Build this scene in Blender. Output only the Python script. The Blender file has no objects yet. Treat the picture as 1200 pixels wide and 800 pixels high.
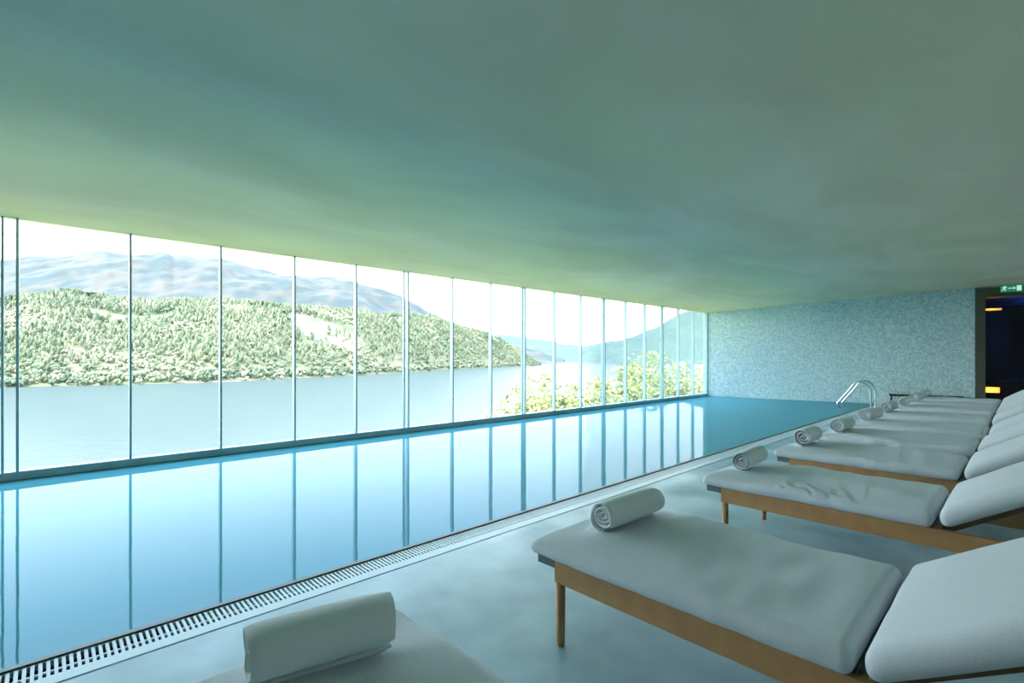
import bpy, bmesh, math, random
import numpy as np
from mathutils import Vector, Matrix, noise
S = bpy.context.scene
COL = S.collection
random.seed(7); rng = np.random.default_rng(7)

# ------------------------------------------------------------------ camera
F_PX = 575.0; CAM_H = 1.30
YAW = math.atan(606 / F_PX)
CY, SY = math.cos(YAW), math.sin(YAW)
cam = bpy.data.cameras.new('camera'); co = bpy.data.objects.new('camera', cam); COL.objects.link(co)
cam.sensor_width = 36; cam.lens = 36 * F_PX / 1200
cam.shift_y = 18 / 1200
cam.clip_start = 0.05; cam.clip_end = 30000
co.location = (0, 0, CAM_H); co.rotation_euler = (math.radians(90), 0, YAW)
S.camera = co

# ------------------------------------------------------------------ light
S.view_settings.view_transform = 'Standard'; S.view_settings.look = 'None'
S.view_settings.gamma = 1; S.view_settings.use_curve_mapping = False
S.view_settings.exposure = 2.3
S.cycles.use_denoising = True
S.cycles.max_bounces = 10; S.cycles.diffuse_bounces = 6; S.cycles.glossy_bounces = 4
S.cycles.transparent_max_bounces = 16; S.cycles.volume_bounces = 0
S.cycles.sample_clamp_indirect = 6.0
S.cycles.caustics_reflective = False; S.cycles.caustics_refractive = False
SKY_STRENGTH = 1.8
SUN_STRENGTH = 3.2
w = bpy.data.worlds.new('sky'); S.world = w; w.use_nodes = True
nt = w.node_tree; nt.nodes.clear()
out = nt.nodes.new('ShaderNodeOutputWorld'); bg = nt.nodes.new('ShaderNodeBackground')
tc = nt.nodes.new('ShaderNodeTexCoord'); sp = nt.nodes.new('ShaderNodeSeparateXYZ'); rp = nt.nodes.new('ShaderNodeValToRGB')
nt.links.new(tc.outputs['Generated'], sp.inputs[0]); nt.links.new(sp.outputs['Z'], rp.inputs[0])
nt.links.new(rp.outputs[0], bg.inputs[0]); nt.links.new(bg.outputs[0], out.inputs[0])
cr = rp.color_ramp
SKY = [(0.0, (0.93, 0.97, 1.0)), (0.10, (0.88, 0.96, 1.0)), (0.22, (0.76, 0.90, 1.0)), (0.36, (0.44, 0.70, 1.0)), (0.55, (0.46, 0.66, .92)), (1.0, (0.36, 0.54, 0.82))]
while len(cr.elements) < len(SKY): cr.elements.new(0.5)
for e, (p, c) in zip(cr.elements, SKY): e.position = p; e.color = (*c, 1)
bg.inputs[1].default_value = SKY_STRENGTH
sun = bpy.data.lights.new('sun', 'SUN'); so = bpy.data.objects.new('sun', sun); COL.objects.link(so)
sun.energy = SUN_STRENGTH; sun.angle = math.radians(0.6); sun.color = (1.0, 0.95, 0.84)
so.rotation_euler = Vector((0.08, -0.75, 0.80)).to_track_quat('Z', 'Y').to_euler()   # high, from beyond the near end of the room
so.location = (30, -20, 50)

# ------------------------------------------------------------------ helpers
def link(o, parent=None):
    COL.objects.link(o)
    if parent: o.parent = parent
    return o
def mesh_obj(name, bm, m=None, parent=None, smooth=False):
    me = bpy.data.meshes.new(name); bm.to_mesh(me); bm.free()
    if smooth:
        for p in me.polygons: p.use_smooth = True
    if m: me.materials.append(m)
    return link(bpy.data.objects.new(name, me), parent)
def np_obj(name, V, Fq, m, parent=None, smooth=False, attr=None):
    me = bpy.data.meshes.new(name)
    V = np.asarray(V, dtype=np.float32); Fq = np.asarray(Fq, dtype=np.int32)
    n = Fq.shape[1]
    me.vertices.add(len(V)); me.vertices.foreach_set('co', V.ravel())
    me.loops.add(Fq.size); me.loops.foreach_set('vertex_index', Fq.ravel())
    me.polygons.add(len(Fq)); me.polygons.foreach_set('loop_start', np.arange(0, Fq.size, n, dtype=np.int32))
    me.polygons.foreach_set('use_smooth', np.full(len(Fq), smooth))
    if attr is not None:
        a = me.attributes.new('tint', 'FLOAT', 'POINT'); a.data.foreach_set('value', np.asarray(attr, dtype=np.float32))
    me.update(calc_edges=True); me.validate()
    me.materials.append(m)
    return link(bpy.data.objects.new(name, me), parent)
def tag(o, label=None, cat=None, group=None, kind=None):
    if label: o['label'] = label
    if cat: o['category'] = cat
    if group: o['group'] = group
    if kind: o['kind'] = kind
    return o
def empty(name, loc, rz=0, parent=None):
    o = bpy.data.objects.new(name, None); o.location = loc; o.rotation_euler = (0, 0, rz); o.empty_display_size = .1
    return link(o, parent)
def box(bm, x0, x1, y0, y1, z0, z1, bev=0.0):
    b = bmesh.new()
    bmesh.ops.create_cube(b, size=1)
    bmesh.ops.scale(b, vec=(x1 - x0, y1 - y0, z1 - z0), verts=b.verts)
    bmesh.ops.translate(b, vec=((x0 + x1) / 2, (y0 + y1) / 2, (z0 + z1) / 2), verts=b.verts)
    if bev: bmesh.ops.bevel(b, geom=list(b.edges), offset=bev, segments=2, affect='EDGES', profile=.6)
    me = bpy.data.meshes.new('t'); b.to_mesh(me); b.free(); bm.from_mesh(me); bpy.data.meshes.remove(me)
    return bm
def boxo(name, x0, x1, y0, y1, z0, z1, m, parent=None, bev=0.0):
    return mesh_obj(name, box(bmesh.new(), x0, x1, y0, y1, z0, z1, bev), m, parent)
def tube(bm, pts, r, n=12, closed_ends=True):
    pts = [Vector(p) for p in pts]; rings = []
    up = Vector((0, 0, 1)); prev = None
    for i, p in enumerate(pts):
        d = (pts[min(i + 1, len(pts) - 1)] - pts[max(i - 1, 0)]).normalized()
        if prev is None: a = d.orthogonal().normalized()
        else: a = (prev - d * prev.dot(d)).normalized()
        prev = a; b = d.cross(a); rr = r[i] if isinstance(r, (list, tuple)) else r
        rings.append([bm.verts.new(p + (a * math.cos(t) + b * math.sin(t)) * rr) for t in [2 * math.pi * k / n for k in range(n)]])
    for q in range(len(rings) - 1):
        for k in range(n): bm.faces.new((rings[q][k], rings[q][(k + 1) % n], rings[q + 1][(k + 1) % n], rings[q + 1][k]))
    if closed_ends: bm.faces.new(rings[0][::-1]); bm.faces.new(rings[-1])
    return bm
def smooth_path(pts, n=8):
    P = [Vector(p) for p in pts]; P = [2 * P[0] - P[1]] + P + [2 * P[-1] - P[-2]]; o = []
    for i in range(1, len(P) - 2):
        for k in range(n):
            t = k / n
            o.append(.5 * ((2 * P[i]) + (P[i + 1] - P[i - 1]) * t + (2 * P[i - 1] - 5 * P[i] + 4 * P[i + 1] - P[i + 2]) * t * t + (-P[i - 1] + 3 * P[i] - 3 * P[i + 1] + P[i + 2]) * t ** 3))
    o.append(P[-2]); return o

# ------------------------------------------------------------------ materials
def mat(name, col, rough=.6, metal=0, bump=None, var=None, spec=.5, emit=None, ior=None):
    """bump=(scale,strength,distance) var=(scale, colour2, detail, contrast)"""
    m = bpy.data.materials.new(name); m.use_nodes = True; n = m.node_tree; b = n.nodes['Principled BSDF']
    b.inputs['Base Color'].default_value = (*col, 1); b.inputs['Roughness'].default_value = rough
    b.inputs['Metallic'].default_value = metal; b.inputs['Specular IOR Level'].default_value = spec
    if ior: b.inputs['IOR'].default_value = ior
    c = n.nodes.new('ShaderNodeTexCoord')
    if var:
        t = n.nodes.new('ShaderNodeTexNoise'); t.inputs['Scale'].default_value = var[0]; t.inputs['Detail'].default_value = var[2]
        n.links.new(c.outputs['Object'], t.inputs['Vector'])
        r = n.nodes.new('ShaderNodeValToRGB'); k = var[3]
        r.color_ramp.elements[0].position = .5 - k; r.color_ramp.elements[1].position = .5 + k
        r.color_ramp.elements[0].color = (*col, 1); r.color_ramp.elements[1].color = (*var[1], 1)
        n.links.new(t.outputs['Fac'], r.inputs[0]); n.links.new(r.outputs[0], b.inputs['Base Color'])
    if bump:
        t = n.nodes.new('ShaderNodeTexNoise'); t.inputs['Scale'].default_value = bump[0]; t.inputs['Detail'].default_value = 4
        n.links.new(c.outputs['Object'], t.inputs['Vector'])
        u = n.nodes.new('ShaderNodeBump'); u.inputs['Strength'].default_value = bump[1]; u.inputs['Distance'].default_value = bump[2]
        n.links.new(t.outputs['Fac'], u.inputs['Height']); n.links.new(u.outputs[0], b.inputs['Normal'])
    if emit:
        b.inputs['Emission Color'].default_value = (*emit[0], 1); b.inputs['Emission Strength'].default_value = emit[1]
    return m

M = {}
M['plaster'] = mat('ceiling_plaster', (.70, .73, .66), .9, var=(.55, (.85, .86, .80), 8, .18), bump=(3, .25, .02))
def mk_ceiling():
    m = mat('ceiling_plaster', (.6, .7, .6), .9, bump=(3, .25, .02)); n = m.node_tree; b = n.nodes['Principled BSDF']
    c = n.nodes.new('ShaderNodeTexCoord'); mp = n.nodes.new('ShaderNodeMapping'); mp.inputs['Scale'].default_value = (1.0, .42, 1); mp.inputs['Rotation'].default_value = (0, 0, .25)
    n.links.new(c.outputs['Object'], mp.inputs[0])
    t = n.nodes.new('ShaderNodeTexNoise'); t.inputs['Scale'].default_value = .9; t.inputs['Detail'].default_value = 9; t.inputs['Distortion'].default_value = .6
    t2 = n.nodes.new('ShaderNodeTexNoise'); t2.inputs['Scale'].default_value = .5; t2.inputs['Detail'].default_value = 3
    for q in (t, t2): n.links.new(mp.outputs[0], q.inputs['Vector'])
    r = n.nodes.new('ShaderNodeValToRGB'); e = r.color_ramp.elements; e[0].position = .32; e[1].position = .68
    e[0].color = (.83, .70, .53, 1); e[1].color = (1.0, .86, .68, 1)
    r2 = n.nodes.new('ShaderNodeValToRGB'); e = r2.color_ramp.elements; e[0].position = .4; e[1].position = .6
    e[0].color = (.92, 1, .90, 1); e[1].color = (.95, .98, 1, 1)
    mx = n.nodes.new('ShaderNodeMix'); mx.data_type = 'RGBA'; mx.blend_type = 'MULTIPLY'; mx.inputs[0].default_value = 1
    n.links.new(t.outputs['Fac'], r.inputs[0]); n.links.new(t2.outputs['Fac'], r2.inputs[0])
    n.links.new(r.outputs[0], mx.inputs[6]); n.links.new(r2.outputs[0], mx.inputs[7]); n.links.new(mx.outputs[2], b.inputs['Base Color'])
    return m
M['plaster'] = mk_ceiling()
M['wall'] = mat('painted_wall', (.78, .80, .77), .85, var=(1.2, (.83, .85, .82), 5, .3))
M['frame'] = mat('window_frame_metal', (.42, .55, .59), .45, .3)
M['frame_light'] = mat('window_post_pale_metal', (.38, .55, .58), .4, .3)
M['coping'] = mat('pool_coping', (.34, .50, .56), .4)
M['rim'] = mat('drain_rim', (.12, .15, .16), .45)
M['grate'] = mat('drain_grating', (.62, .72, .76), .35)
M['dark'] = mat('dark_channel', (.02, .03, .035), .7)
M['wood'] = mat('teak', (.44, .22, .085), .5, var=(9, (.58, .32, .14), 6, .25))
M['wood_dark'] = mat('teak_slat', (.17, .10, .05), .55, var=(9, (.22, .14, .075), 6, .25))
M['board'] = mat('grey_board', (.13, .18, .18), .6)
M['fabric'] = mat('cushion_fabric', (.68, .72, .77), .92, var=(260, (.79, .83, .88), 3, .2), bump=(420, .35, .004), spec=.2)
M['towel'] = mat('terry_towel', (.90, .94, .96), .97, bump=(700, .6, .003), spec=.1)
M['steel'] = mat('polished_steel', (.72, .77, .78), .16, 1)
M['door_frame'] = mat('door_frame_olive', (.085, .085, .06), .6, var=(40, (.12, .12, .085), 4, .3))
M['door_dark'] = mat('corridor_panel', (.05, .04, .035), .5)
M['bench'] = mat('black_metal', (.015, .02, .022), .45)
M['amber'] = mat('amber_lamp', (.8, .4, .1), .5, emit=((1, .46, .08), .22))
M['amber_dim'] = mat('amber_strip', (.8, .4, .1), .5, emit=((1, .42, .08), .13))
M['blue'] = mat('blue_lamp', (.05, .1, .5), .5, emit=((.02, .10, .9), .2))
M['sign_green'] = mat('sign_green', (.015, .20, .10), .5, emit=((.02, .35, .16), .08))
M['sign_white'] = mat('sign_white', (.8, .85, .82), .5, emit=((.8, 1, .95), .12))
M['concrete'] = mat('concrete_outside', (.4, .4, .38), .8)
M['terrace'] = mat('pale_stone', (.34, .35, .34), .8)
M['bark'] = mat('bark', (.20, .15, .10), .9)

def mk_floor():
    m = mat('polished_concrete', (.25, .39, .46), .30, var=(1.7, (.58, .76, .83), 10, .2), bump=(14, .05, .004))
    n = m.node_tree; b = n.nodes['Principled BSDF']
    t = n.nodes.new('ShaderNodeTexNoise'); t.inputs['Scale'].default_value = 2.3; t.inputs['Detail'].default_value = 8
    c = n.nodes.new('ShaderNodeTexCoord'); n.links.new(c.outputs['Object'], t.inputs['Vector'])
    r = n.nodes.new('ShaderNodeMapRange'); r.inputs['From Min'].default_value = .35; r.inputs['From Max'].default_value = .65
    r.inputs['To Min'].default_value = .28; r.inputs['To Max'].default_value = .5
    n.links.new(t.outputs['Fac'], r.inputs['Value']); n.links.new(r.outputs[0], b.inputs['Roughness'])
    return m
M['floor'] = mk_floor()

def mk_mosaic(name, c1, c2, scale):
    m = bpy.data.materials.new(name); m.use_nodes = True; n = m.node_tree; b = n.nodes['Principled BSDF']
    c = n.nodes.new('ShaderNodeTexCoord'); v = n.nodes.new('ShaderNodeTexVoronoi'); v.inputs['Scale'].default_value = scale
    v.inputs['Randomness'].default_value = .35
    n.links.new(c.outputs['Object'], v.inputs['Vector'])
    s = n.nodes.new('ShaderNodeSeparateColor'); n.links.new(v.outputs['Color'], s.inputs[0])
    r = n.nodes.new('ShaderNodeValToRGB'); n.links.new(s.outputs[0], r.inputs[0])
    r.color_ramp.elements[0].position = .1; r.color_ramp.elements[1].position = .9
    r.color_ramp.elements[0].color = (*c1, 1); r.color_ramp.elements[1].color = (*c2, 1)
    n.links.new(r.outputs[0], b.inputs['Base Color']); b.inputs['Roughness'].default_value = .45
    return m
M['mosaic'] = mk_mosaic('mosaic_tile', (.52, .74, .78), (.86, .99, 1.0), 28)

def mk_glass():
    m = bpy.data.materials.new('window_glass'); m.use_nodes = True; n = m.node_tree; n.nodes.clear()
    o = n.nodes.new('ShaderNodeOutputMaterial'); x = n.nodes.new('ShaderNodeMixShader')
    t = n.nodes.new('ShaderNodeBsdfTransparent'); t.inputs[0].default_value = (.97, .985, .985, 1)
    g = n.nodes.new('ShaderNodeBsdfGlossy'); g.inputs['Roughness'].default_value = .0; g.inputs[0].default_value = (1, 1, 1, 1)
    f = n.nodes.new('ShaderNodeFresnel'); f.inputs[0].default_value = 1.25
    mt = n.nodes.new('ShaderNodeMath'); mt.operation = 'MULTIPLY'; mt.inputs[1].default_value = .5
    n.links.new(f.outputs[0], mt.inputs[0]); n.links.new(mt.outputs[0], x.inputs[0])
    n.links.new(t.outputs[0], x.inputs[1]); n.links.new(g.outputs[0], x.inputs[2]); n.links.new(x.outputs[0], o.inputs[0])
    return m
M['glass'] = mk_glass()

def mk_water(name, body, rough, lo, hi, power, bscale, bstr, stretch=(1, 1, 1), tint=(1, 1, 1)):
    m = bpy.data.materials.new(name); m.use_nodes = True; n = m.node_tree; n.nodes.clear()
    o = n.nodes.new('ShaderNodeOutputMaterial'); x = n.nodes.new('ShaderNodeMixShader')
    d = n.nodes.new('ShaderNodeBsdfDiffuse'); d.inputs[0].default_value = (*body, 1)
    g = n.nodes.new('ShaderNodeBsdfGlossy'); g.inputs['Roughness'].default_value = rough; g.inputs[0].default_value = (*tint, 1)
    lw = n.nodes.new('ShaderNodeLayerWeight'); lw.inputs[0].default_value = .5     # facing: 0 front .. 1 grazing
    pw = n.nodes.new('ShaderNodeMath'); pw.operation = 'POWER'; pw.inputs[1].default_value = power
    mr = n.nodes.new('ShaderNodeMapRange'); mr.inputs['To Min'].default_value = lo; mr.inputs['To Max'].default_value = hi
    c = n.nodes.new('ShaderNodeTexCoord'); mp = n.nodes.new('ShaderNodeMapping'); mp.inputs['Scale'].default_value = stretch
    t = n.nodes.new('ShaderNodeTexNoise'); t.inputs['Scale'].default_value = bscale; t.inputs['Detail'].default_value = 5
    u = n.nodes.new('ShaderNodeBump'); u.inputs['Strength'].default_value = bstr; u.inputs['Distance'].default_value = 1.0
    n.links.new(c.outputs['Object'], mp.inputs[0]); n.links.new(mp.outputs[0], t.inputs[0]); n.links.new(t.outputs['Fac'], u.inputs['Height'])
    for q in (g, d, lw): n.links.new(u.outputs[0], q.inputs['Normal'])
    n.links.new(lw.outputs['Facing'], pw.inputs[0]); n.links.new(pw.outputs[0], mr.inputs[0]); n.links.new(mr.outputs[0], x.inputs[0])
    n.links.new(d.outputs[0], x.inputs[1]); n.links.new(g.outputs[0], x.inputs[2]); n.links.new(x.outputs[0], o.inputs[0])
    return m
M['pool'] = mk_water('pool_water', (.11, .38, .47), .0, .02, .235, 4.0, 5.0, .0012, tint=(.92, .94, .98))
M['lake'] = mk_water('lake_water', (.064, .082, .074), .18, .02, .14, 4.0, .30, .12, (1, 1, 1))

def mk_foliage(name, a, b, c=None, trans=True):
    m = bpy.data.materials.new(name); m.use_nodes = True; n = m.node_tree; p = n.nodes['Principled BSDF']
    at = n.nodes.new('ShaderNodeAttribute'); at.attribute_name = 'tint'
    r = n.nodes.new('ShaderNodeValToRGB'); r.color_ramp.elements[0].color = (*a, 1); r.color_ramp.elements[1].color = (*b, 1)
    if c: e = r.color_ramp.elements.new(.5); e.color = (*c, 1)
    n.links.new(at.outputs['Fac'], r.inputs[0]); n.links.new(r.outputs[0], p.inputs['Base Color'])
    p.inputs['Roughness'].default_value = .8; p.inputs['Specular IOR Level'].default_value = .15
    return m
M['forest'] = mk_foliage('forest_foliage', (.065, .095, .055), (.34, .30, .20), (.175, .185, .11))
M['leaves'] = mk_foliage('willow_leaves', (.20, .25, .08), (.50, .48, .28), (.35, .36, .16))
M['hill'] = mat('hill_ground', (.09, .12, .05), .95, var=(.012, (.20, .165, .10), 8, .15))
M['mountain'] = mat('mountain_heath', (.038, .052, .050), .95, var=(.010, (.080, .072, .058), 12, .09))
M['far'] = mat('far_hill_forest', (.036, .07, .062), .95, var=(.02, (.068, .10, .076), 9, .12))
M['bank'] = mat('near_bank_grass', (.42, .44, .14), .95, var=(.6, (.56, .52, .22), 8, .2))

# ------------------------------------------------------------------ the room
NB = 4                        # panes of glass before the one at the frame's left edge
WX = -7.39                    # glass line
Y0, Y1 = -9.4, 15.92          # near wall, window end
ANG = math.radians(10.9); CA, SA = math.cos(ANG), math.sin(ANG)
CEIL0, CEILS = 2.761, .0463   # height at the glass, slope
RX = 2.3                      # right wall
def ceil_z(x): return CEIL0 + CEILS * (x - WX)
def wallpt(k, off=0.0): return (WX + k * CA + off * SA, Y1 + k * SA - off * CA)   # off>0: into the room
def prism(name, pts, z0, z1, m, kind='structure', top=None):
    bm = bmesh.new()
    lo = [bm.verts.new((x, y, z0)) for x, y in pts]; hi = [bm.verts.new((x, y, top(x) if top else z1)) for x, y in pts]
    n = len(pts); bm.faces.new(lo[::-1]); bm.faces.new(hi)
    for i in range(n): bm.faces.new((lo[i], lo[(i + 1) % n], hi[(i + 1) % n], hi[i]))
    bmesh.ops.recalc_face_normals(bm, faces=bm.faces)
    o = mesh_obj(name, bm, m); o['kind'] = kind; return o

KR = (RX - WX) / CA
kr = wallpt(KR)
# floor deck
pe = -2.66                    # deck edge at the drain
kpe = (pe - WX) / CA
prism('floor', [(pe, Y0), (RX + .2, Y0), (RX + .2, wallpt((RX + .2 - WX) / CA)[1] + 4.5), (pe, wallpt(kpe)[1] + 4.5)], -.3, 0, M['floor'])
# ceiling: sloping slab (with roof thickness)
bm = bmesh.new()
cp = [(WX - .06, Y0 - .2), (RX + .2, Y0 - .2), (RX + .2, kr[1] + .3), (WX - .06, Y1 + .15)]
lo = [bm.verts.new((x, y, ceil_z(max(x, WX)))) for x, y in cp]; hi = [bm.verts.new((x, y, 3.9)) for x, y in cp]
bm.faces.new(lo); bm.faces.new(hi[::-1])
for i in range(4): bm.faces.new((lo[i], lo[(i + 1) % 4], hi[(i + 1) % 4], hi[i]))
bmesh.ops.recalc_face_normals(bm, faces=bm.faces)
o = mesh_obj('ceiling', bm, M['plaster']); o['kind'] = 'structure'
# far mosaic wall, with the doorway cut out
def wall_seg(name, k0, k1, z0, z1, m, th=.3, top=False, kind='structure', off=0.0):
    pts = [wallpt(k0, off), wallpt(k1, off), wallpt(k1, off - th), wallpt(k0, off - th)]
    return prism(name, pts, z0, z1, m, kind, top=(lambda x: ceil_z(x) + .02) if top else None)
DK0, DK1, DZ = 6.58, 8.5, 3.0
bm = bmesh.new()
def seg_bm(bm, k0, k1, z0, z1=None, th=.3, off=0):
    pts = [wallpt(k0, off), wallpt(k1, off), wallpt(k1, off - th), wallpt(k0, off - th)]
    lo = [bm.verts.new((x, y, z0)) for x, y in pts]; hi = [bm.verts.new((x, y, z1 if z1 is not None else ceil_z(x) + .02)) for x, y in pts]
    fs = [bm.faces.new(lo[::-1]), bm.faces.new(hi)] + [bm.faces.new((lo[i], lo[(i + 1) % 4], hi[(i + 1) % 4], hi[i])) for i in range(4)]
    bmesh.ops.recalc_face_normals(bm, faces=fs); return bm
seg_bm(bm, -.1, DK0, -1.4); seg_bm(bm, DK1, KR + .2, -.3); seg_bm(bm, DK0, DK1, DZ)
tag(mesh_obj('wall_far', bm, M['mosaic']), kind='structure')
prism('wall_right', [(RX, Y0 - .2), (RX + .2, Y0 - .2), (RX + .2, kr[1] + .2), (RX, kr[1] + .2)], -.3, 3, M['wall'], top=lambda x: ceil_z(RX) + .02)
prism('wall_near', [(WX - .2, Y0 - .2), (RX, Y0 - .2), (RX, Y0), (WX - .2, Y0)], -1.4, 3, M['wall'], top=lambda x: ceil_z(x))
bm = bmesh.new(); box(bm, WX - 1.3, WX - .25, Y0 - .2, Y1 + .1, CEIL0 + .42, CEIL0 + .72)
tag(mesh_obj('sun_block_overhang', bm, M['wall']), kind='structure')  # unseen overhang, added to block direct sun at the glass
# pool shell
prism('wall_left', [(WX - .25, Y0), (WX + .05, Y0), (WX + .05, -.223 - .949 * NB), (WX - .25, -.223 - .949 * NB)], -1.4, 3, M['wall'], top=lambda x: CEIL0 + .01)
ky = wallpt(kpe)[1]
prism('wall_pool_outer', [(WX - .25, Y0), (WX + .0, Y0), (WX + .0, wallpt(0)[1]), (WX - .25, Y1 - .1)], -2.6, -.006, M['coping'])
kin = (-2.96 - WX) / CA
prism('floor_pool', [(WX + .07, Y0), (-2.96, Y0), (-2.96, wallpt(kin)[1]), (WX + .07, Y1 + .02)], -1.5, -1.35, M['mosaic'])
tag(prism('pool_water', [(WX + .005, Y0), (-2.945, Y0), (-2.945, wallpt((-2.945 - WX) / CA)[1]), (WX + .005, wallpt(.005 / CA)[1])], -.30, -.004, M['pool']), kind='structure')
# door surround and corridor behind it
dr = empty('door_1', (*wallpt(DK0), 0), ANG); dr['kind'] = 'structure'
def dbox(name, k0, k1, y0, y1, z0, z1, m, bev=0):   # local to the doorway: k along the wall from its left edge, y behind wall +
    return boxo(name, k0, k1, y0, y1, z0, z1, m, dr, bev)
bm = bmesh.new()
box(bm, -.02, .17, -.04, .34, 0, DZ + .04); box(bm, DK1 - DK0 - .17, DK1 - DK0, -.04, .34, 0, DZ + .04); box(bm, .17, DK1 - DK0 - .17, -.04, .34, DZ - .20, DZ + .04)
mesh_obj('door_frame', bm, M['door_frame'], dr)
bm = bmesh.new()
box(bm, .1, .17, .34, 3.2, 0, 2.8); box(bm, 2.6, 2.7, .34, 3.2, 0, 2.8); box(bm, .1, 2.7, 3.2, 3.3, 0, 2.8); box(bm, .1, 2.7, .34, 3.3, 2.8, 2.9); box(bm, .17, 2.6, .34, 3.2, -.05, .004)
mesh_obj('corridor_lining', bm, M['door_dark'], dr)
dbox('glass_panel', .20, .95, .14, .15, .02, 2.76, M['glass'])
dbox('floor_cabinet', .55, 2.6, 2.3, 3.2, .004, .62, M['door_dark'], .01)
# amber strip high on the corridor's left, amber box low, blue glow on the right
def lamp_thing(name, label, k, y, z, sx, sy, sz, m, power, color):
    x0, y0 = wallpt(DK0 + k, -y)
    t = empty(name, (x0, y0, z), ANG); tag(t, label, 'lamp')
    boxo('lamp_body', -sx / 2 - .01, sx / 2 + .01, -sy / 2 - .0, sy / 2 + .02, -sz / 2 - .01, sz / 2 + .01, M['bench'], t)
    boxo('diffuser', -sx / 2, sx / 2, -sy / 2 - .012, -sy / 2 - .001, -sz / 2, sz / 2, m, t)
    l = bpy.data.lights.new('lamp_light', 'POINT'); l.energy = power; l.color = color; l.shadow_soft_size = .06
    lo_ = bpy.data.objects.new('lamp_light', l); lo_.location = (0, -sy / 2 - .12, 0); link(lo_, t)
    return t
lamp_thing('strip_lamp', 'thin amber strip lamp glowing high inside the dark doorway', .36, .45, 2.52, .36, .04, .045, M['amber_dim'], .5, (1, .5, .15))
lamp_thing('low_lamp', 'glowing amber block lamp low inside the dark doorway', .34, .45, .45, .32, .06, .14, M['amber'], .6, (1, .5, .12))
lamp_thing('wall_lamp', 'dim blue wall lamp at the back of the dark corridor', 1.80, 3.0, 2.0, .5, .06, .7, M['blue'], 5, (.04, .18, 1))

# ------------------------------------------------------------------ windows
SP, YB = .949, -.223
nwin = 0
def post(name, y, wdt, dep, m, parent, x=WX):
    return boxo(name, x - dep / 2, x + dep / 2, y - wdt / 2, y + wdt / 2, .02, CEIL0 + .005, m, parent)
ys = [YB + SP * i for i in range(-NB, 18)]
for i in range(len(ys) - 1):
    nwin += 1
    y0, y1 = ys[i], ys[i + 1]
    g = boxo('window_%d' % nwin, WX - .006, WX + .006, y0 + .015, y1 - .015, .06, CEIL0 - .002, M['glass']); g['kind'] = 'structure'
    post('mullion', y0, .022, .085, M['frame'], g)
    n_ = i - NB
    if n_ == 0: post('mullion', y0 - .11, .02, .085, M['frame'], g)
    if n_ in (5, 8, 11, 14): post('mullion', y0 - .085, .02, .05, M['frame_light'], g, WX + .02)
    if i == len(ys) - 2: post('mullion', y1 - .012, .02, .085, M['frame_light'], g)
bm = bmesh.new(); box(bm, WX - .08, WX + .05, YB - SP * NB, Y1 - .01, .004, .09, .004)
tag(mesh_obj('trim_1', bm, M['frame']), kind='structure')          # bottom rail of the glazing

# ------------------------------------------------------------------ overflow drain
dl = 15.9
t = tag(empty('overflow_drain', (-2.94, Y0, 0)), 'long pale slatted overflow drain between pool and concrete deck', 'drain')
L = wallpt((-2.94 - WX) / CA)[1] - Y0 - .02
bm = bmesh.new(); box(bm, 0, .035, 0, L, -.16, .004, .002); mesh_obj('rim', bm, M['rim'], t)
bm = bmesh.new(); box(bm, .035, .262, 0, L, -.16, -.09); mesh_obj('channel', bm, M['dark'], t)
V = []; Fc = []
def fbox(x0, x1, y0, y1, z0, z1):
    b = len(V)
    for z in (z0, z1):
        for (x, y) in ((x0, y0), (x1, y0), (x1, y1), (x0, y1)): V.append((x, y, z))
    for f in ((0, 3, 2, 1), (4, 5, 6, 7), (0, 1, 5, 4), (1, 2, 6, 5), (2, 3, 7, 6), (3, 0, 4, 7)): Fc.append([b + q for q in f])
y = .01
while y < L - .02:
    fbox(.046, .19, y, y + .0125, -.022, -.002); y += .0242
fbox(.135, .147, 0, L, -.012, -.0035)
fbox(.188, .262, 0, L, -.022, -.001); fbox(.036, .047, 0, L, -.03, -.006)
np_obj('grating', V, Fc, M['grate'], t)
bm = bmesh.new(); box(bm, .262, .272, 0, L, -.16, -.012); mesh_obj('joint', bm, M['dark'], t)

# ------------------------------------------------------------------ pool ladder
def ladder():
    t = tag(empty('pool_ladder', (-2.706, 15.15, 0)), 'polished steel pool ladder with two arched rails at the far pool edge', 'ladder')
    prof = [(0, 0), (-.006, .2), (-.015, .40), (-.05, .545), (-.13, .645), (-.25, .682), (-.35, .625), (-.43, .5), (-.62, .24), (-.70, .13), (-.715, .07), (-.68, .01), (-.62, -.08), (-.60, -.28)]
    for yy in (-.26, .26):
        b = tube(bmesh.new(), smooth_path([(x, yy, z) for x, z in prof], 6), .023, 14)
        r = mesh_obj('rail', b, M['steel'], t, True)
        b = bmesh.new(); bmesh.ops.create_cone(b, cap_ends=True, segments=24, radius1=.05, radius2=.045, depth=.014)
        bmesh.ops.translate(b, vec=(0, yy, .007), verts=b.verts); mesh_obj('foot_flange', b, M['steel'], r)
    b = bmesh.new(); box(b, -.67, -.60, -.26, .26, -.24, -.215, .004); mesh_obj('tread', b, M['steel'], t)
    # rungs are under the water
ladder()

# ------------------------------------------------------------------ bench at the far wall
def bench():
    x0, y0 = wallpt(4.82, .05)
    t = tag(empty('low_bench', (x0, y0, 0), ANG), 'low black bench against the far mosaic wall beside the pool ladder', 'bench')
    for a, b_ in ((0, .62), (.66, 1.12), (1.16, 1.5)):
        b = bmesh.new()
        for q in range(4): box(b, a, b_, -.34 + q * .09, -.34 + q * .09 + .07, .25, .29, .004)
        mesh_obj('seat_section', b, M['bench'], t)
    for x in (.05, .72, 1.43):
        for yy in (-.31, -.04):
            b = tube(bmesh.new(), [(x - .03, yy, 0), (x, yy, .25)], .014, 8); mesh_obj('leg', b, M['bench'], t, True)
bench()

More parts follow.
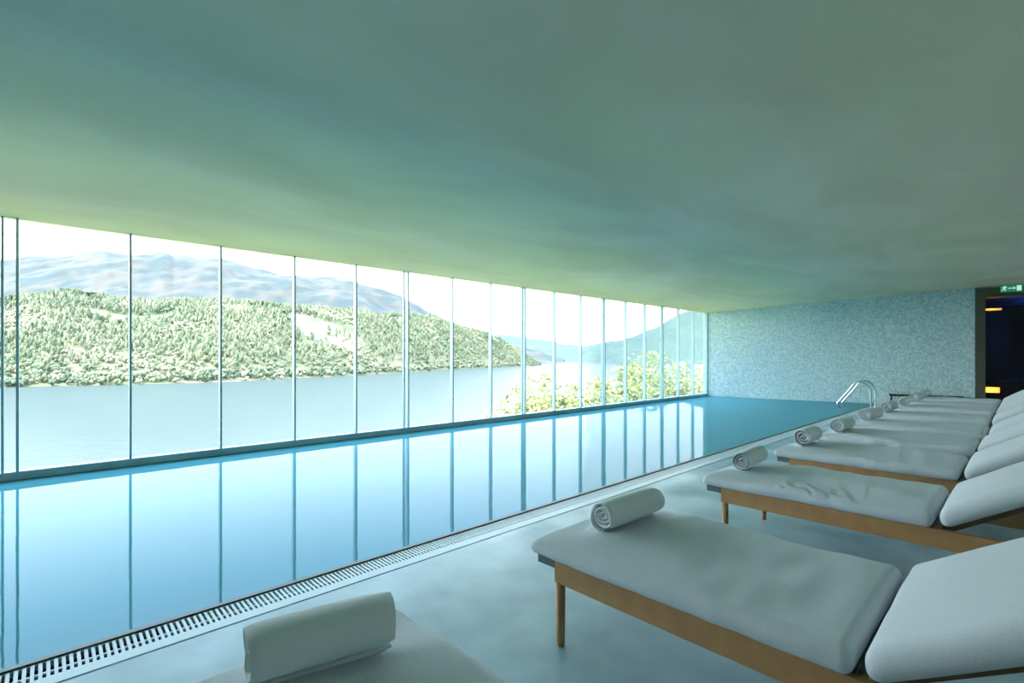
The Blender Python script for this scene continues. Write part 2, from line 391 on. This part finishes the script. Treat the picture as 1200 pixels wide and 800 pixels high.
# ------------------------------------------------------------------ exit sign
def exit_sign():
    x0, y0 = wallpt(7.2, .12)
    t = tag(empty('exit_sign', (x0, y0, 2.99), ANG), 'small green and white emergency exit sign above the dark doorway', 'sign')
    boxo('sign_panel', -.20, .20, -.012, .012, -.10, .08, M['sign_green'], t, .003)
    b = bmesh.new()
    box(b, .09, .17, -.016, -.0121, -.075, .055)                       # white door
    mesh_obj('door_symbol', b, M['sign_white'], t)
    b = bmesh.new()
    box(b, -.06, .04, -.016, -.0121, -.018, .004)
    v = [b.verts.new(p) for p in ((.035, -.016, .03), (.075, -.016, -.007), (.035, -.016, -.044), (.035, -.0121, .03), (.075, -.0121, -.007), (.035, -.0121, -.044))]
    b.faces.new(v[:3]); b.faces.new(v[3:][::-1]); b.faces.new((v[0], v[1], v[4], v[3])); b.faces.new((v[1], v[2], v[5], v[4])); b.faces.new((v[2], v[0], v[3], v[5]))
    mesh_obj('arrow_symbol', b, M['sign_white'], t)
    b = bmesh.new()
    bmesh.ops.create_uvsphere(b, u_segments=10, v_segments=6, radius=.013); bmesh.ops.translate(b, vec=(-.115, -.014, .052), verts=b.verts)
    for p, r in (([(-.12, -.014, .035), (-.13, -.014, -.01)], .014), ([(-.12, -.014, .03), (-.095, -.014, .01), (-.08, -.014, .022)], .007), ([(-.125, -.014, .03), (-.155, -.014, .02), (-.165, -.014, -.005)], .007),
                 ([(-.13, -.014, -.01), (-.105, -.014, -.035), (-.11, -.014, -.07)], .009), ([(-.13, -.014, -.01), (-.15, -.014, -.045), (-.18, -.014, -.055)], .009)):
        tube(b, p, r, 6)
    mesh_obj('figure_symbol', b, M['sign_white'], t)
    zt = ceil_z(x0) - 2.99
    for hx_ in (-.15, .14): boxo('hanger', hx_, hx_ + .01, -.005, .005, .078, max(zt, .085), M['steel'], t)
exit_sign()

# ------------------------------------------------------------------ loungers
def rounded(hx, hy, hz, r, nx, ny, nz, fn):
    """closed rounded box, displaced by fn(p, normal) -> p"""
    bm = bmesh.new(); cache = {}
    def vert(p):
        k = tuple(round(q, 5) for q in p)
        if k in cache: return cache[k]
        q = Vector((max(-hx + r[0], min(hx - r[0], p[0])), max(-hy + r[1], min(hy - r[1], p[1])), max(-hz + r[2], min(hz - r[2], p[2]))))
        d = Vector(((p[0] - q[0]) / r[0], (p[1] - q[1]) / r[1], (p[2] - q[2]) / r[2]))
        mx = max(abs(d.x), abs(d.y), abs(d.z)); 
        if d.length > 1e-6: d = d.normalized() * mx
        pp = Vector((q[0] + d.x * r[0], q[1] + d.y * r[1], q[2] + d.z * r[2]))
        cache[k] = bm.verts.new(fn(pp)); return cache[k]
    def grid(o, u, v, nu, nv):
        for i in range(nu):
            for j in range(nv):
                P = [(o[0] + u[0] * a / nu + v[0] * b / nv, o[1] + u[1] * a / nu + v[1] * b / nv, o[2] + u[2] * a / nu + v[2] * b / nv) for a, b in ((i, j), (i + 1, j), (i + 1, j + 1), (i, j + 1))]
                vs = [vert(p) for p in P]
                if len(set(vs)) == 4:
                    try: bm.faces.new(vs)
                    except ValueError: pass
    X, Y, Z = 2 * hx, 2 * hy, 2 * hz
    grid((-hx, -hy, hz), (X, 0, 0), (0, Y, 0), nx, ny); grid((-hx, -hy, -hz), (0, Y, 0), (X, 0, 0), ny, nx)
    grid((-hx, -hy, -hz), (X, 0, 0), (0, 0, Z), nx, nz); grid((-hx, hy, -hz), (0, 0, Z), (X, 0, 0), nz, nx)
    grid((-hx, -hy, -hz), (0, 0, Z), (0, Y, 0), nz, ny); grid((hx, -hy, -hz), (0, Y, 0), (0, 0, Z), ny, nz)
    bmesh.ops.recalc_face_normals(bm, faces=bm.faces)
    return bm
RAIL_TOP = .385
def seat_cushion(seed, det):
    Lc, W, T = 1.27, .83, .086
    sd = Vector((seed * 3.7, seed * 1.3, 0))
    def fn(p):
        x, y, z = p
        t = (z + T / 2) / T
        u = x / (Lc / 2); v = y / (W / 2)
        z2 = z
        # thinner towards the foot end, full at the head end
        z2 = -T / 2 + (z + T / 2) * (.78 + .22 * min(1, max(0, (u + 1) / .8)) + .07 * max(0, u) ** 2)
        z2 += t * .010 * (1 - abs(v) ** 3) * (1 - u ** 4)
        # soft undulation and wrinkles, strongest along the near side
        n1 = noise.noise(Vector((x * 2.2, y * 2.6, 0)) + sd); n2 = noise.noise(Vector((x * 9, y * 4, z * 3)) + sd)
        n3 = noise.noise(Vector((x * 26 + y * 14, y * 7, z * 4)) + sd)
        edge = min(1, max(0, (abs(v) - .45) * 2)); mask = max(0, noise.noise(Vector((x * 1.5, y * 2, 5)) + sd) + .15)
        if seed == 3: mask = .5 * math.exp(-((u - .05) / .38) ** 2)
        z2 += t * (.020 * n1 + .006 * n2 + .075 * mask * n3 * edge * (1.0 if v < 0 else .15) * (.55 if seed == 3 else .14))
        y2 = y + (.010 * n2 + .006 * n1) * (1 if abs(v) > .7 else 0) * (1 if v < 0 else 1)
        if u < -.8: y2 *= 1 - .02 * (-u - .8) / .2
        return Vector((x + .006 * n1, y2, z2))
    return rounded(Lc / 2, W / 2, T / 2, (.04, .045, .042), int(110 * det), int(66 * det), 12, fn)
def back_cushion(seed, det):
    Lc, W, T = .86, .84, .092
    sd = Vector((seed * 5.1, seed * 2.9, 3))
    def fn(p):
        x, y, z = p; t = (z + T / 2) / T; u = x / (Lc / 2); v = y / (W / 2)
        n1 = noise.noise(Vector((x * 2.4, y * 2.2, 0)) + sd); n2 = noise.noise(Vector((x * 8, y * 7, z * 3)) + sd)
        z2 = z + t * (.02 * (1 - v * v) * (1 - u ** 4) + .007 * n1 + .0025 * n2)
        x2 = x + .004 * n1
        # wedge: lower end cut so that its bottom edge reaches furthest forward
        if u < -.6: x2 += t * .035 * (-u - .6) / .4
        return Vector((x2, y + .006 * n1 * (abs(v) > .8), z2))
    return rounded(Lc / 2, W / 2, T / 2, (.05, .045, .044), int(44 * det), int(40 * det), 10, fn)
BACK = math.radians(32)
def leg_bm(x, y):
    b = tube(bmesh.new(), [(x, y, 0), (x, y, .012), (x, y, .29)], [.0165, .0195, .0215], 16); return b
# origin of a lounger: near rail's outer face, at the foot-end leg, on the floor
def lounger_parts(root, seed, det):
    W = .76
    for y0 in (0, W - .032):
        b = bmesh.new(); box(b, -.022, 1.96, y0, y0 + .032, RAIL_TOP - .102, RAIL_TOP, .004); mesh_obj('side_rail', b, M['wood'], root)
    b = bmesh.new(); box(b, .01, .04, .032, W - .032, RAIL_TOP - .10, RAIL_TOP - .03, .003); mesh_obj('end_rail', b, M['wood'], root)
    b = bmesh.new(); box(b, 1.90, 1.93, .032, W - .032, RAIL_TOP - .10, RAIL_TOP - .03, .003); mesh_obj('end_rail', b, M['wood'], root)
    b = bmesh.new(); box(b, 1.10, 1.13, .032, W - .032, RAIL_TOP - .10, RAIL_TOP - .03, .003); mesh_obj('cross_rail', b, M['wood'], root)
    for x in (.0, 1.92):
        for y in (.018, W - .018): mesh_obj('leg', leg_bm(x, y), M['wood'], root, True)
    b = bmesh.new(); box(b, -.125, -.0225, .0, W, RAIL_TOP - .040, RAIL_TOP - .002, .004); box(b, -.06, 1.11, .036, W - .036, RAIL_TOP - .026, RAIL_TOP - .003, .003)
    mesh_obj('seat_board', b, M['board'], root)
    b = bmesh.new()
    for yy in (.05, W - .09): box(b, 0, .84, yy, yy + .04, -.036, 0, .003)
    for q in range(7): box(b, .04 + q * .12, .04 + q * .12 + .05, .05, W - .05, -.012, -.002, .002)
    o = mesh_obj('backrest_frame', b, M['wood_dark'], root); o.location = (1.14, 0, RAIL_TOP + .002); o.rotation_euler = (0, -BACK, 0)
    b = tube(bmesh.new(), [(1.62, .09, RAIL_TOP - .06), (1.74, .09, RAIL_TOP + .23)], .011, 8)
    mesh_obj('support_strut', b, M['wood_dark'], root, True)
    b = tube(bmesh.new(), [(1.62, W - .09, RAIL_TOP - .06), (1.74, W - .09, RAIL_TOP + .23)], .011, 8); mesh_obj('support_strut', b, M['wood_dark'], root, True)
    c = mesh_obj('seat_cushion', seat_cushion(seed, det), M['fabric'], root, True); c.location = (-.155 + 1.27 / 2, .375, RAIL_TOP + .044)
    Lc, T = .86, .092
    c = mesh_obj('back_cushion', back_cushion(seed, det), M['fabric'], root, True)
    c.rotation_euler = (0, -BACK, 0)
    # bottom front corner of the cushion sits at (1.135, RAIL_TOP+.004)
    px = 1.150; pz = RAIL_TOP + .006
    c.location = (px + math.cos(BACK) * Lc / 2 - math.sin(BACK) * T / 2, .375, pz + math.sin(BACK) * Lc / 2 + math.cos(BACK) * T / 2)
    return c
NY = [.083, 1.665, 3.43, 4.86, 6.10, 7.42, 8.86, 10.30, 11.50, 12.75]
NX = [-1.355, -1.455, -1.465, -1.465, -1.46, -1.44, -1.47, -1.48, -1.48, -1.485]
ordn = ['nearest', 'second', 'third', 'fourth', 'fifth', 'sixth', 'seventh', 'eighth', 'ninth']
def ordinal(i): return 'cut by the bottom edge of the photo' if i == 0 else ('farthest of the row' if i == 9 else ordn[i] + ' from the front of the row')
LL = ['wooden sun lounger with grey cushions, nearest of the row, only its foot end showing',
      'wooden sun lounger second from the front, long grey cushion and round leg in full view',
      'wooden sun lounger third from the front, with wrinkled grey seat cushion and two visible legs',
      'wooden sun lounger fourth from the front, grey cushions over a short strip of brown rail',
      'wooden sun lounger with grey cushions, fifth from the front of the row',
      'wooden sun lounger sixth from the front, dark strip for the shaded fold on its raised backrest cushion',
      'wooden sun lounger with grey cushions, seventh from the front of the row',
      'wooden sun lounger with grey cushions, third from the far end of the row',
      'wooden sun lounger with grey cushions, next to last at the far end',
      'wooden sun lounger with grey cushions, last of the row beside the far wall']
for i, (x, y) in enumerate(zip(NX, NY)):
    r = tag(empty('sun_lounger', (x, y, 0)), LL[i], 'sun lounger', 'sun loungers in a row along the pool deck')
    c = lounger_parts(r, i + 1, 1.0 if i < 4 else .6)
    if i == 5:
        b = bmesh.new(); box(b, -.38, -.26, -.42, -.408, -.012, .006, .002); mesh_obj('fold_shade_strip', b, M['bench'], c)  # black strip standing in for the shaded fold in the cushion

# ------------------------------------------------------------------ rolled towels
def towel_bm(R, L, seed, turns=3.6, sq=0.0, flap=True):
    """spiral sheet of thick cloth, axis along Y, resting on z=0"""
    rnd = random.Random(seed); th = R * .19; n = int(turns * 26); core = R * .10
    P = []; ph = rnd.random() * 6
    end = math.radians(-80 if flap else -95)
    for k in range(n + 1):
        f = k / n; a = end - (1 - f) * turns * 2 * math.pi
        r = core + (R - th * .5 - core) * f
        rr = r * (1 + .05 * math.sin(a * 2 + ph) * (1 - f * .6) + .03 * math.sin(3 * a + ph * 2) * (1 - .5 * f))
        cx, cz = math.cos(a), math.sin(a)
        if sq:
            e = 1 / (abs(cx) ** (2 + sq) + abs(cz) ** (2 + sq)) ** (1 / (2 + sq)); rr *= e ** (f)
        P.append(Vector((rr * cx, 0, rr * cz)))
    bm = bmesh.new(); segs = 14; rings = []
    for j in range(segs + 1):
        v = j / segs * 2 - 1
        row = []
        for i, p in enumerate(P):
            f = min(1, i / n)
            d = (P[min(i + 1, len(P) - 1)] - P[max(i - 1, 0)]).normalized(); nr = Vector((d.z, 0, -d.x))
            if nr.dot(p) < 0: nr = -nr
            h = th * .40
            ys = v * (L / 2 + (1 - f) * -.010 + .006 * math.sin(i * .33 + ph))
            # rounded hem: thickness shrinks at the very ends
            hh = h * (1 if abs(v) < .99 else .35)
            bulge = 1 - .05 * v ** 6 + .012 * noise.noise(Vector((p.x * 20, v * 3, p.z * 20 + seed)))
            row.append((Vector((p.x * bulge, ys, p.z * bulge)) + nr * hh, Vector((p.x * bulge, ys, p.z * bulge)) - nr * hh))
        rings.append([(bm.verts.new(a), bm.verts.new(b)) for a, b in row])
    for j in range(segs):
        for i in range(len(P) - 1):
            a, b, c, d = rings[j][i], rings[j][i + 1], rings[j + 1][i + 1], rings[j + 1][i]
            bm.faces.new((a[0], b[0], c[0], d[0])); bm.faces.new((a[1], d[1], c[1], b[1]))
    for i in range(len(P) - 1):
        a, b = rings[0][i], rings[0][i + 1]; bm.faces.new((a[0], a[1], b[1], b[0]))
        a, b = rings[-1][i], rings[-1][i + 1]; bm.faces.new((a[0], b[0], b[1], a[1]))
    for j in range(segs):
        for q in (0, len(P) - 1):
            a, b = rings[j][q], rings[j + 1][q]
            bm.faces.new((a[0], b[0], b[1], a[1]) if q else (a[0], a[1], b[1], b[0]))
    bmesh.ops.recalc_face_normals(bm, faces=bm.faces)
    zmin = min(v.co.z for v in bm.verts); bmesh.ops.translate(bm, vec=(0, 0, -zmin), verts=bm.verts)
    return bm
TL = ['large white rolled towel on the nearest lounger, at the bottom left of the photo',
      'white rolled towel on the second lounger, spiral end facing left',
      'white rolled towel on the third lounger, standing out in front of the pool drain',
      'white rolled towel on the fourth lounger from the front',
      'white rolled towel on the fifth lounger, left of the pool ladder foot',
      'white rolled towel on the sixth lounger, just below the pool ladder',
      'small white rolled towel on the seventh lounger, right of the pool ladder',
      'small white rolled towel on the third lounger from the far end',
      'small white rolled towel on the next to last lounger',
      'smallest white rolled towel, on the last lounger by the far wall']
rots = [-13, -3, 4, 0, -3, -10, -5, 3, -7, -4]
for i, (x, y) in enumerate(zip(NX, NY)):
    R, L = (.086, .37) if i == 0 else (.0815, .44)
    if i >= 3: R, L = .088, .41
    b = towel_bm(R, L, i * 3 + 1, turns=2.7 + .25 * (i % 3), sq=.9 if i == 0 else .25 * (i % 2), flap=(i == 0))
    o = mesh_obj('rolled_towel', b, M['towel'], None, True)
    tx, ty = (x + (.08 if i == 1 else .015), y + .23 + L / 2)
    if i == 0: tx, ty = (-1.30, .54)
    o.location = (tx, ty, .485); o.rotation_euler = (0, random.uniform(-.6, .6) if i else 0, math.radians(rots[i]))
    if i: o.rotation_euler.y = 0
    tag(o, TL[i], 'towel', 'rolled white towels on the loungers')
bpy.context.view_layer.update()
# set every towel down on the cushion beneath it
dg = bpy.context.evaluated_depsgraph_get()
for o in [q for q in COL.objects if q.name.startswith('rolled_towel')]:
    zs = []
    for c in [q for q in COL.objects if q.name.startswith('seat_cushion')]:
        inv = c.matrix_world.inverted()
        for dy in (-.18, -.09, 0, .09, .18):
            for dx in (-.03, 0, .03):
                p = o.matrix_world @ Vector((dx, dy, 1)); hit, loc, *_ = c.ray_cast(inv @ p, Vector((0, 0, -1)))
                if hit: zs.append((c.matrix_world @ loc).z)
    if zs: o.location.z = sorted(zs)[len(zs) // 2] - .002

# ------------------------------------------------------------------ outside: lake, hills, woods
def ray(x):            # world direction (per metre of depth) of a bearing given as a frame column
    k = (x - 600) / F_PX; return np.array([k * CY - SY, k * SY + CY])
H = 26.0; LZ = CAM_H - H
bm = bmesh.new(); vs = [bm.verts.new(p) for p in ((-9000, -3000, LZ), (-34, -3000, LZ), (-34, 12000, LZ), (-9000, 12000, LZ))]; bm.faces.new(vs)
tag(mesh_obj('lake', bm, M['lake']), 'wide pale blue lake below the long window, reaching to the hills', 'lake', kind='stuff')
def terrain(name, shore, ridge, span, m, nu=220, nv=40, prof=.8, amp=6, nscale=.006, back=True, u0=None, u1=None):
    """shore: [(x,y)], ridge: [(x,y)], span: depth behind the shore. real depth from the lake level"""
    sx, sy = zip(*shore); rx, ry = zip(*ridge)
    us = np.linspace(u0 if u0 is not None else sx[0], u1 if u1 is not None else sx[-1], nu)
    V = np.zeros((nu, nv, 3))
    for i, u in enumerate(us):
        ds = F_PX * H / (np.interp(u, sx, sy) - 418); sp_ = span(u, ds) if callable(span) else span
        yr = np.interp(u, rx, ry); dr_ = ds + sp_; zr = CAM_H + (418 - yr) * dr_ / F_PX
        for j in range(nv):
            v = j / (nv - 1) * (1.25 if back else 1)
            d = ds + sp_ * v
            z = LZ - 1 + (zr - LZ) * (math.sin(min(v, 1) * math.pi / 2) ** (1 / prof * 1.0) if v <= 1 else 1 - (v - 1) * .9)
            q = ray(u) * d
            z += amp * noise.fractal(Vector((q[0] * nscale, q[1] * nscale, 0)), 1, 2, 5) * min(1, v * 3) 
            V[i, j] = (q[0], q[1], z)
    idx = np.arange(nu * nv).reshape(nu, nv)
    Fq = np.stack([idx[:-1, :-1], idx[1:, :-1], idx[1:, 1:], idx[:-1, 1:]], -1).reshape(-1, 4)
    o = np_obj(name, V.reshape(-1, 3), Fq, m, None, True)
    return o, us, V
shore = [(-500, 470), (-300, 466), (0, 454), (30, 453), (150, 451), (260, 447.5), (345, 443.5), (417, 440), (478, 436.5), (532, 433), (588, 430), (625, 428.4), (634, 427.8)]
tree_top = [(-500, 350), (-300, 345), (0, 344), (40, 341), (85, 339), (110, 343), (150, 350), (190, 351), (215, 349), (250, 350), (300, 351), (345, 356), (380, 359), (416, 362), (445, 368), (478, 367), (505, 369), (532, 379), (555, 383), (577, 391), (595, 400), (610, 409), (622, 418), (634, 427)]
ridge = [(x, y + (11 - max(0, x) / 634 * 8)) for x, y in tree_top]
hill, us, HV = terrain('wooded_hillside', shore, ridge, lambda u, ds: 230 + max(0, min(1, (640 - u) / 150)) * 120, M['hill'], 260, 44, 1.0, 4)
tag(hill, 'sunlit slope of the nearer hill across the lake, under the woods', 'hillside', kind='structure')
mshore = [(-500, 432), (660, 426)]
mr = [(-500, 345), (-200, 325), (0, 312), (25, 310), (60, 306), (100, 303), (125, 300), (150, 303), (175, 304), (185, 301), (191, 300), (197, 302), (204, 306), (230, 305), (250, 305), (262, 308), (280, 313), (300, 319), (320, 323), (340, 326), (370, 331), (392, 328), (410, 331), (440, 341), (470, 352), (500, 366), (525, 377), (560, 392), (600, 404), (660, 421)]
mt, *_ = terrain('mountain', mshore, mr, lambda u, ds: 2600 - ds + 300, M['mountain'], 420, 150, .8, 26, .0040)
tag(mt, 'broad hazy heath mountain rising behind the wooded hill', 'mountain', kind='structure')
rs = [(652, 424.2), (700, 424.6), (760, 425), (830, 426), (1000, 428)]
rr_ = [(652, 423), (665, 417), (685, 409), (705, 402), (730, 398), (750, 391), (770, 382), (790, 372), (810, 363), (830, 356), (1000, 330)]
rh, _, RV = terrain('far_bank_hill', rs, rr_, 700, M['far'], 160, 40, .9, 10, .006)
tag(rh, 'blue green wooded hill on the far right bank of the lake', 'hill', kind='structure')
fs = [(560, 421.6), (760, 421.6)]; fr = [(560, 396), (590, 394), (615, 399), (640, 401), (655, 404), (680, 406), (700, 402), (720, 398), (760, 400)]
fh, *_ = terrain('distant_hill', fs, fr, 2500, M['far'], 80, 16, .9, 40, .001)
tag(fh, 'palest distant hill closing the end of the lake', 'hill', kind='structure')

# woods on the nearer hill
def ico(sub=1):
    b = bmesh.new(); bmesh.ops.create_icosphere(b, subdivisions=sub, radius=1); b.verts.ensure_lookup_table()
    v = np.array([q.co[:] for q in b.verts]); f = np.array([[w_.index for w_ in q.verts] for q in b.faces]); b.free(); return v, f
IV, IF = ico(2); SV, SF = ico(1)
def crown(kind, seed):
    r = np.random.default_rng(seed); VV = []; FF = []; TT = []; off = 0
    if kind == 0: blobs = [(r.uniform(-.22, .22), r.uniform(-.22, .22), z, rr) for z, rr in ((.35, .22), (.5, .27), (.65, .24), (.8, .19), (.93, .11))]       # slim eucalyptus
    elif kind == 1: blobs = [(r.uniform(-.3, .3), r.uniform(-.3, .3), r.uniform(.3, .75), r.uniform(.2, .3)) for _ in range(6)]                        # round
    else: blobs = [(r.uniform(-.35, .35), r.uniform(-.35, .35), r.uniform(.72, .9), r.uniform(.16, .25)) for _ in range(5)]                          # umbrella pine
    for (x, y, z, rr) in blobs:
        v = SV * np.array([rr, rr, rr * (1.15, 1.0, .6)[kind]]) * (1 + r.uniform(-.28, .28, (len(SV), 1))) + np.array([x, y, z])
        VV.append(v); FF.append(SF + off); TT.append(np.clip(r.uniform(-.18, .18, len(v)), -1, 1)); off += len(v)
    # trunk
    a = np.array([[.02, 0, 0], [-.01, .018, 0], [-.01, -.018, 0], [.012, 0, .7], [-.006, .01, .7], [-.006, -.01, .7]])
    VV.append(a); FF.append(np.array([[0, 1, 4], [0, 4, 3], [1, 2, 5], [1, 5, 4], [2, 0, 3], [2, 3, 5]]) + off); TT.append(np.full(6, -.25))
    return np.concatenate(VV), np.concatenate(FF), np.concatenate(TT)
crowns = {k: [crown(k, s + 10 * k) for s in range(4)] for k in range(3)}
nu_, nv_ = HV.shape[:2]
spots = []; cells = {}
for _q in range(20000):
    fi = rng.uniform(0, nu_ - 1.01); fj = rng.uniform(0, 1) ** .85 * (nv_ - 1) * .84 if _q > 1800 else rng.uniform(.45, 1.6)
    i, j = int(fi), int(fj); a, b = fi - i, fj - j
    p = (HV[i, j] * (1 - a) * (1 - b) + HV[i + 1, j] * a * (1 - b) + HV[i, j + 1] * (1 - a) * b + HV[i + 1, j + 1] * a * b)
    u = us[0] + (us[-1] - us[0]) * fi / (nu_ - 1); v = fj / (nv_ - 1) * 1.25
    if u < -90 and rng.random() < .6: continue
    # clearings: a bare patch near column 310, and a grassy bowl near 380
    g = noise.noise(Vector((p[0] * .012, p[1] * .012, 3)))
    if (abs(u - 312) < 22 and .62 < v < .80) or (abs(u - 385 - (v - .4) * -60) < 38 and .22 < v < .5 and rng.random() < .75) or (g < -.36 and v > .06): continue
    ck = (int(p[0] // 3.6), int(p[1] // 3.6))
    if any(math.hypot(p[0] - q[0], p[1] - q[1]) < 3.4 for a_ in (-1, 0, 1) for b_ in (-1, 0, 1) for q in cells.get((ck[0] + a_, ck[1] + b_), ())): continue
    cells.setdefault(ck, []).append(p)
    spots.append((p, u, v, g))
spots.sort(key=lambda q: np.hypot(q[0][0], q[0][1]))
def pick(u, v, g):
    dark = (v > .85 and 200 < u < 330) or (v > .8 and u < 110)
    if dark and rng.random() < .75: k = 2
    elif v < .10 or g > .25: k = 1
    else: k = 0 if rng.random() < .75 else 1
    t = .45 + .5 * g + rng.normal(0, .14) + (-.25 if k == 2 else 0) - .0006 * max(0, u - 250)
    if v < .07: t += rng.choice([-.3, .0, .3])
    hgt = {0: rng.uniform(8, 13), 1: rng.uniform(4.5, 8), 2: rng.uniform(8, 11.5)}[k]
    wd = {0: .46, 1: .85, 2: 1.0}[k] * rng.uniform(.85, 1.2)
    return k, float(np.clip(t, .03, .97)), hgt, wd
# the largest in view: individual trees sharing meshes per kind and tint
vis = [s for s in spots if -20 < s[1] < 640]
near = vis[:300]; ids = set(id(s) for s in near)
lib = {}
for s in near:
    p, u, v, g = s; k, t, hgt, wd = pick(u, v, g); q = (k, rng.integers(0, 4), round(t * 5) / 5)
    if q not in lib:
        cv, cf, ct = crowns[k][q[1]]
        o = np_obj('lakeside_tree', cv, cf, M['forest'], None, False, np.clip(ct + q[2], 0, 1))
        lib[q] = o
    else:
        o = lib[q].copy(); link(o)
    o.location = p; o.scale = (hgt * wd, hgt * wd, hgt); o.rotation_euler = (0, 0, rng.uniform(0, 6.28))
    tone = 'dark green' if q[2] < .35 else ('mid green' if q[2] < .65 else 'pale yellow green')
    kind_ = ('slim upright tree', 'round bushy tree', 'flat crowned pine tree')[k]
    tag(o, tone + ' ' + kind_ + ' near the opposite shore of the lake', 'tree', tone + ' ' + kind_ + 's on the opposite shore')
VV, FF, TT, off = [], [], [], 0
for s in spots:
    if id(s) in ids: continue
    p, u, v, g = s; k, t, hgt, wd = pick(u, v, g); cv, cf, ct = crowns[k][rng.integers(0, 4)]
    a = rng.uniform(0, 6.28); c_, s_ = math.cos(a), math.sin(a)
    x = (cv[:, 0] * c_ - cv[:, 1] * s_) * hgt * wd + p[0]; y = (cv[:, 0] * s_ + cv[:, 1] * c_) * hgt * wd + p[1]; z = cv[:, 2] * hgt + p[2]
    VV.append(np.stack([x, y, z], 1)); FF.append(cf + off); TT.append(np.clip(ct + t, 0, 1)); off += len(cv)
fo = np_obj('forest', np.concatenate(VV), np.concatenate(FF), M['forest'], None, False, np.concatenate(TT))
tag(fo, 'dense mixed wood covering the hillside above the opposite shore trees', 'forest', kind='stuff')

# near bank below the window, and its sunlit willows
bm = bmesh.new()
gx = [-7.25, -9, -12, -16, -21, -27, -34, -42]; gyy = list(range(-20, 64, 4)); R_ = []
for x in gx:
    R_.append([bm.verts.new((x, y, -.45 + (x + 7.25) * .66 + .5 * noise.noise(Vector((x * .2, y * .2, 0))))) for y in gyy])
for i in range(len(gx) - 1):
    for j in range(len(gyy) - 1): bm.faces.new((R_[i][j], R_[i][j + 1], R_[i + 1][j + 1], R_[i + 1][j]))
tag(mesh_obj('near_bank', bm, M['bank'], None, True), 'sunlit grassy bank falling from the window to the lake', 'bank', kind='structure')
def bank_z(x): return -.45 + (x + 7.25) * .66
def willow(xpx, ytop, depth, wid, seed, label, nleaf=5200, tint=.5):
    r = np.random.default_rng(seed); q = ray(xpx) * depth; zt = CAM_H - (ytop - 418) * depth / F_PX; zb = bank_z(q[0]) - .3; Ht = zt - zb
    t = tag(empty('willow_tree', (q[0], q[1], zb)), label, 'tree', 'yellow green willows outside the window')
    b = bmesh.new(); tips = []
    tube(b, [(0, 0, 0), (.05, .02, Ht * .3), (-.03, .05, Ht * .55)], [.13, .10, .06], 8)
    for k in range(16):
        a = r.uniform(0, 6.28); z0 = Ht * r.uniform(.22, .5); ln = wid * r.uniform(.5, 1); z1 = min(Ht * .97, z0 + Ht * r.uniform(.15, .5) * (1.4 - ln / wid * .7))
        tip = np.array([math.cos(a) * ln, math.sin(a) * ln, z1]); mid = np.array([math.cos(a) * ln * .45, math.sin(a) * ln * .45, z0 + (z1 - z0) * .65])
        tube(b, [(0, 0, z0), tuple(mid), tuple(tip)], [.045, .03, .012], 6); tips += [tip, (tip + mid) / 2, mid]
    tips.append(np.array([0, 0, Ht * .96])); tips.append(np.array([.1, .1, Ht * .8]))
    mesh_obj('trunk', b, M['bark'], t, True)
    tips = np.array(tips); ci = r.integers(0, len(tips), nleaf)
    cluster = r.normal(0, 1, (nleaf, 3)) * np.array([wid * .17, wid * .17, Ht * .055]); P = tips[ci] + cluster; P[:, 2] = np.minimum(P[:, 2], Ht)
    d = r.normal(0, 1, (nleaf, 3)); d[:, 2] = d[:, 2] * .8 + .3; d /= np.linalg.norm(d, axis=1)[:, None]
    e = np.cross(d, r.normal(0, 1, (nleaf, 3))); e /= np.linalg.norm(e, axis=1)[:, None]
    ln = r.uniform(.09, .17, (nleaf, 1)); wd = ln * .35
    Q = np.stack([P - d * ln, P + e * wd, P + d * ln, P - e * wd], 1).reshape(-1, 3)
    tt = np.repeat(np.clip(tint + r.normal(0, .18, nleaf) + .1 * (ci % 3 - 1), 0, 1), 4)
    np_obj('foliage', Q, np.arange(nleaf * 4).reshape(-1, 4), M['leaves'], t, False, tt)
W_ = [(592, 470, 20, 1.0, 'thin pale willow, leftmost outside the long window', .8), (612, 452, 20, 1.1, 'small pale willow second from the left outside the window', .7),
      (640, 437, 21, 1.5, 'rounded yellow green willow left of the middle of the outdoor trees', .55), (672, 452, 22, 1.3, 'low yellowish willow in a dip between taller willows', .7),
      (706, 447, 23, 1.2, 'low willow just left of the twin window post', .5), (730, 431, 24, 1.6, 'tall yellow green willow right of the twin window post', .5),
      (768, 413, 26, 1.9, 'tallest green willow outside the far panes', .25), (796, 425, 27, 1.7, 'pale willow right of the tallest willow', .65), (820, 428, 28, 1.7, 'pale willow at the far end of the window beside the mosaic wall', .85)]
for k, (x, yt, d, wd, lb, tn) in enumerate(W_): willow(x, yt, d, wd, 50 + k, lb, 3000 if k == 0 else 6000, tn)
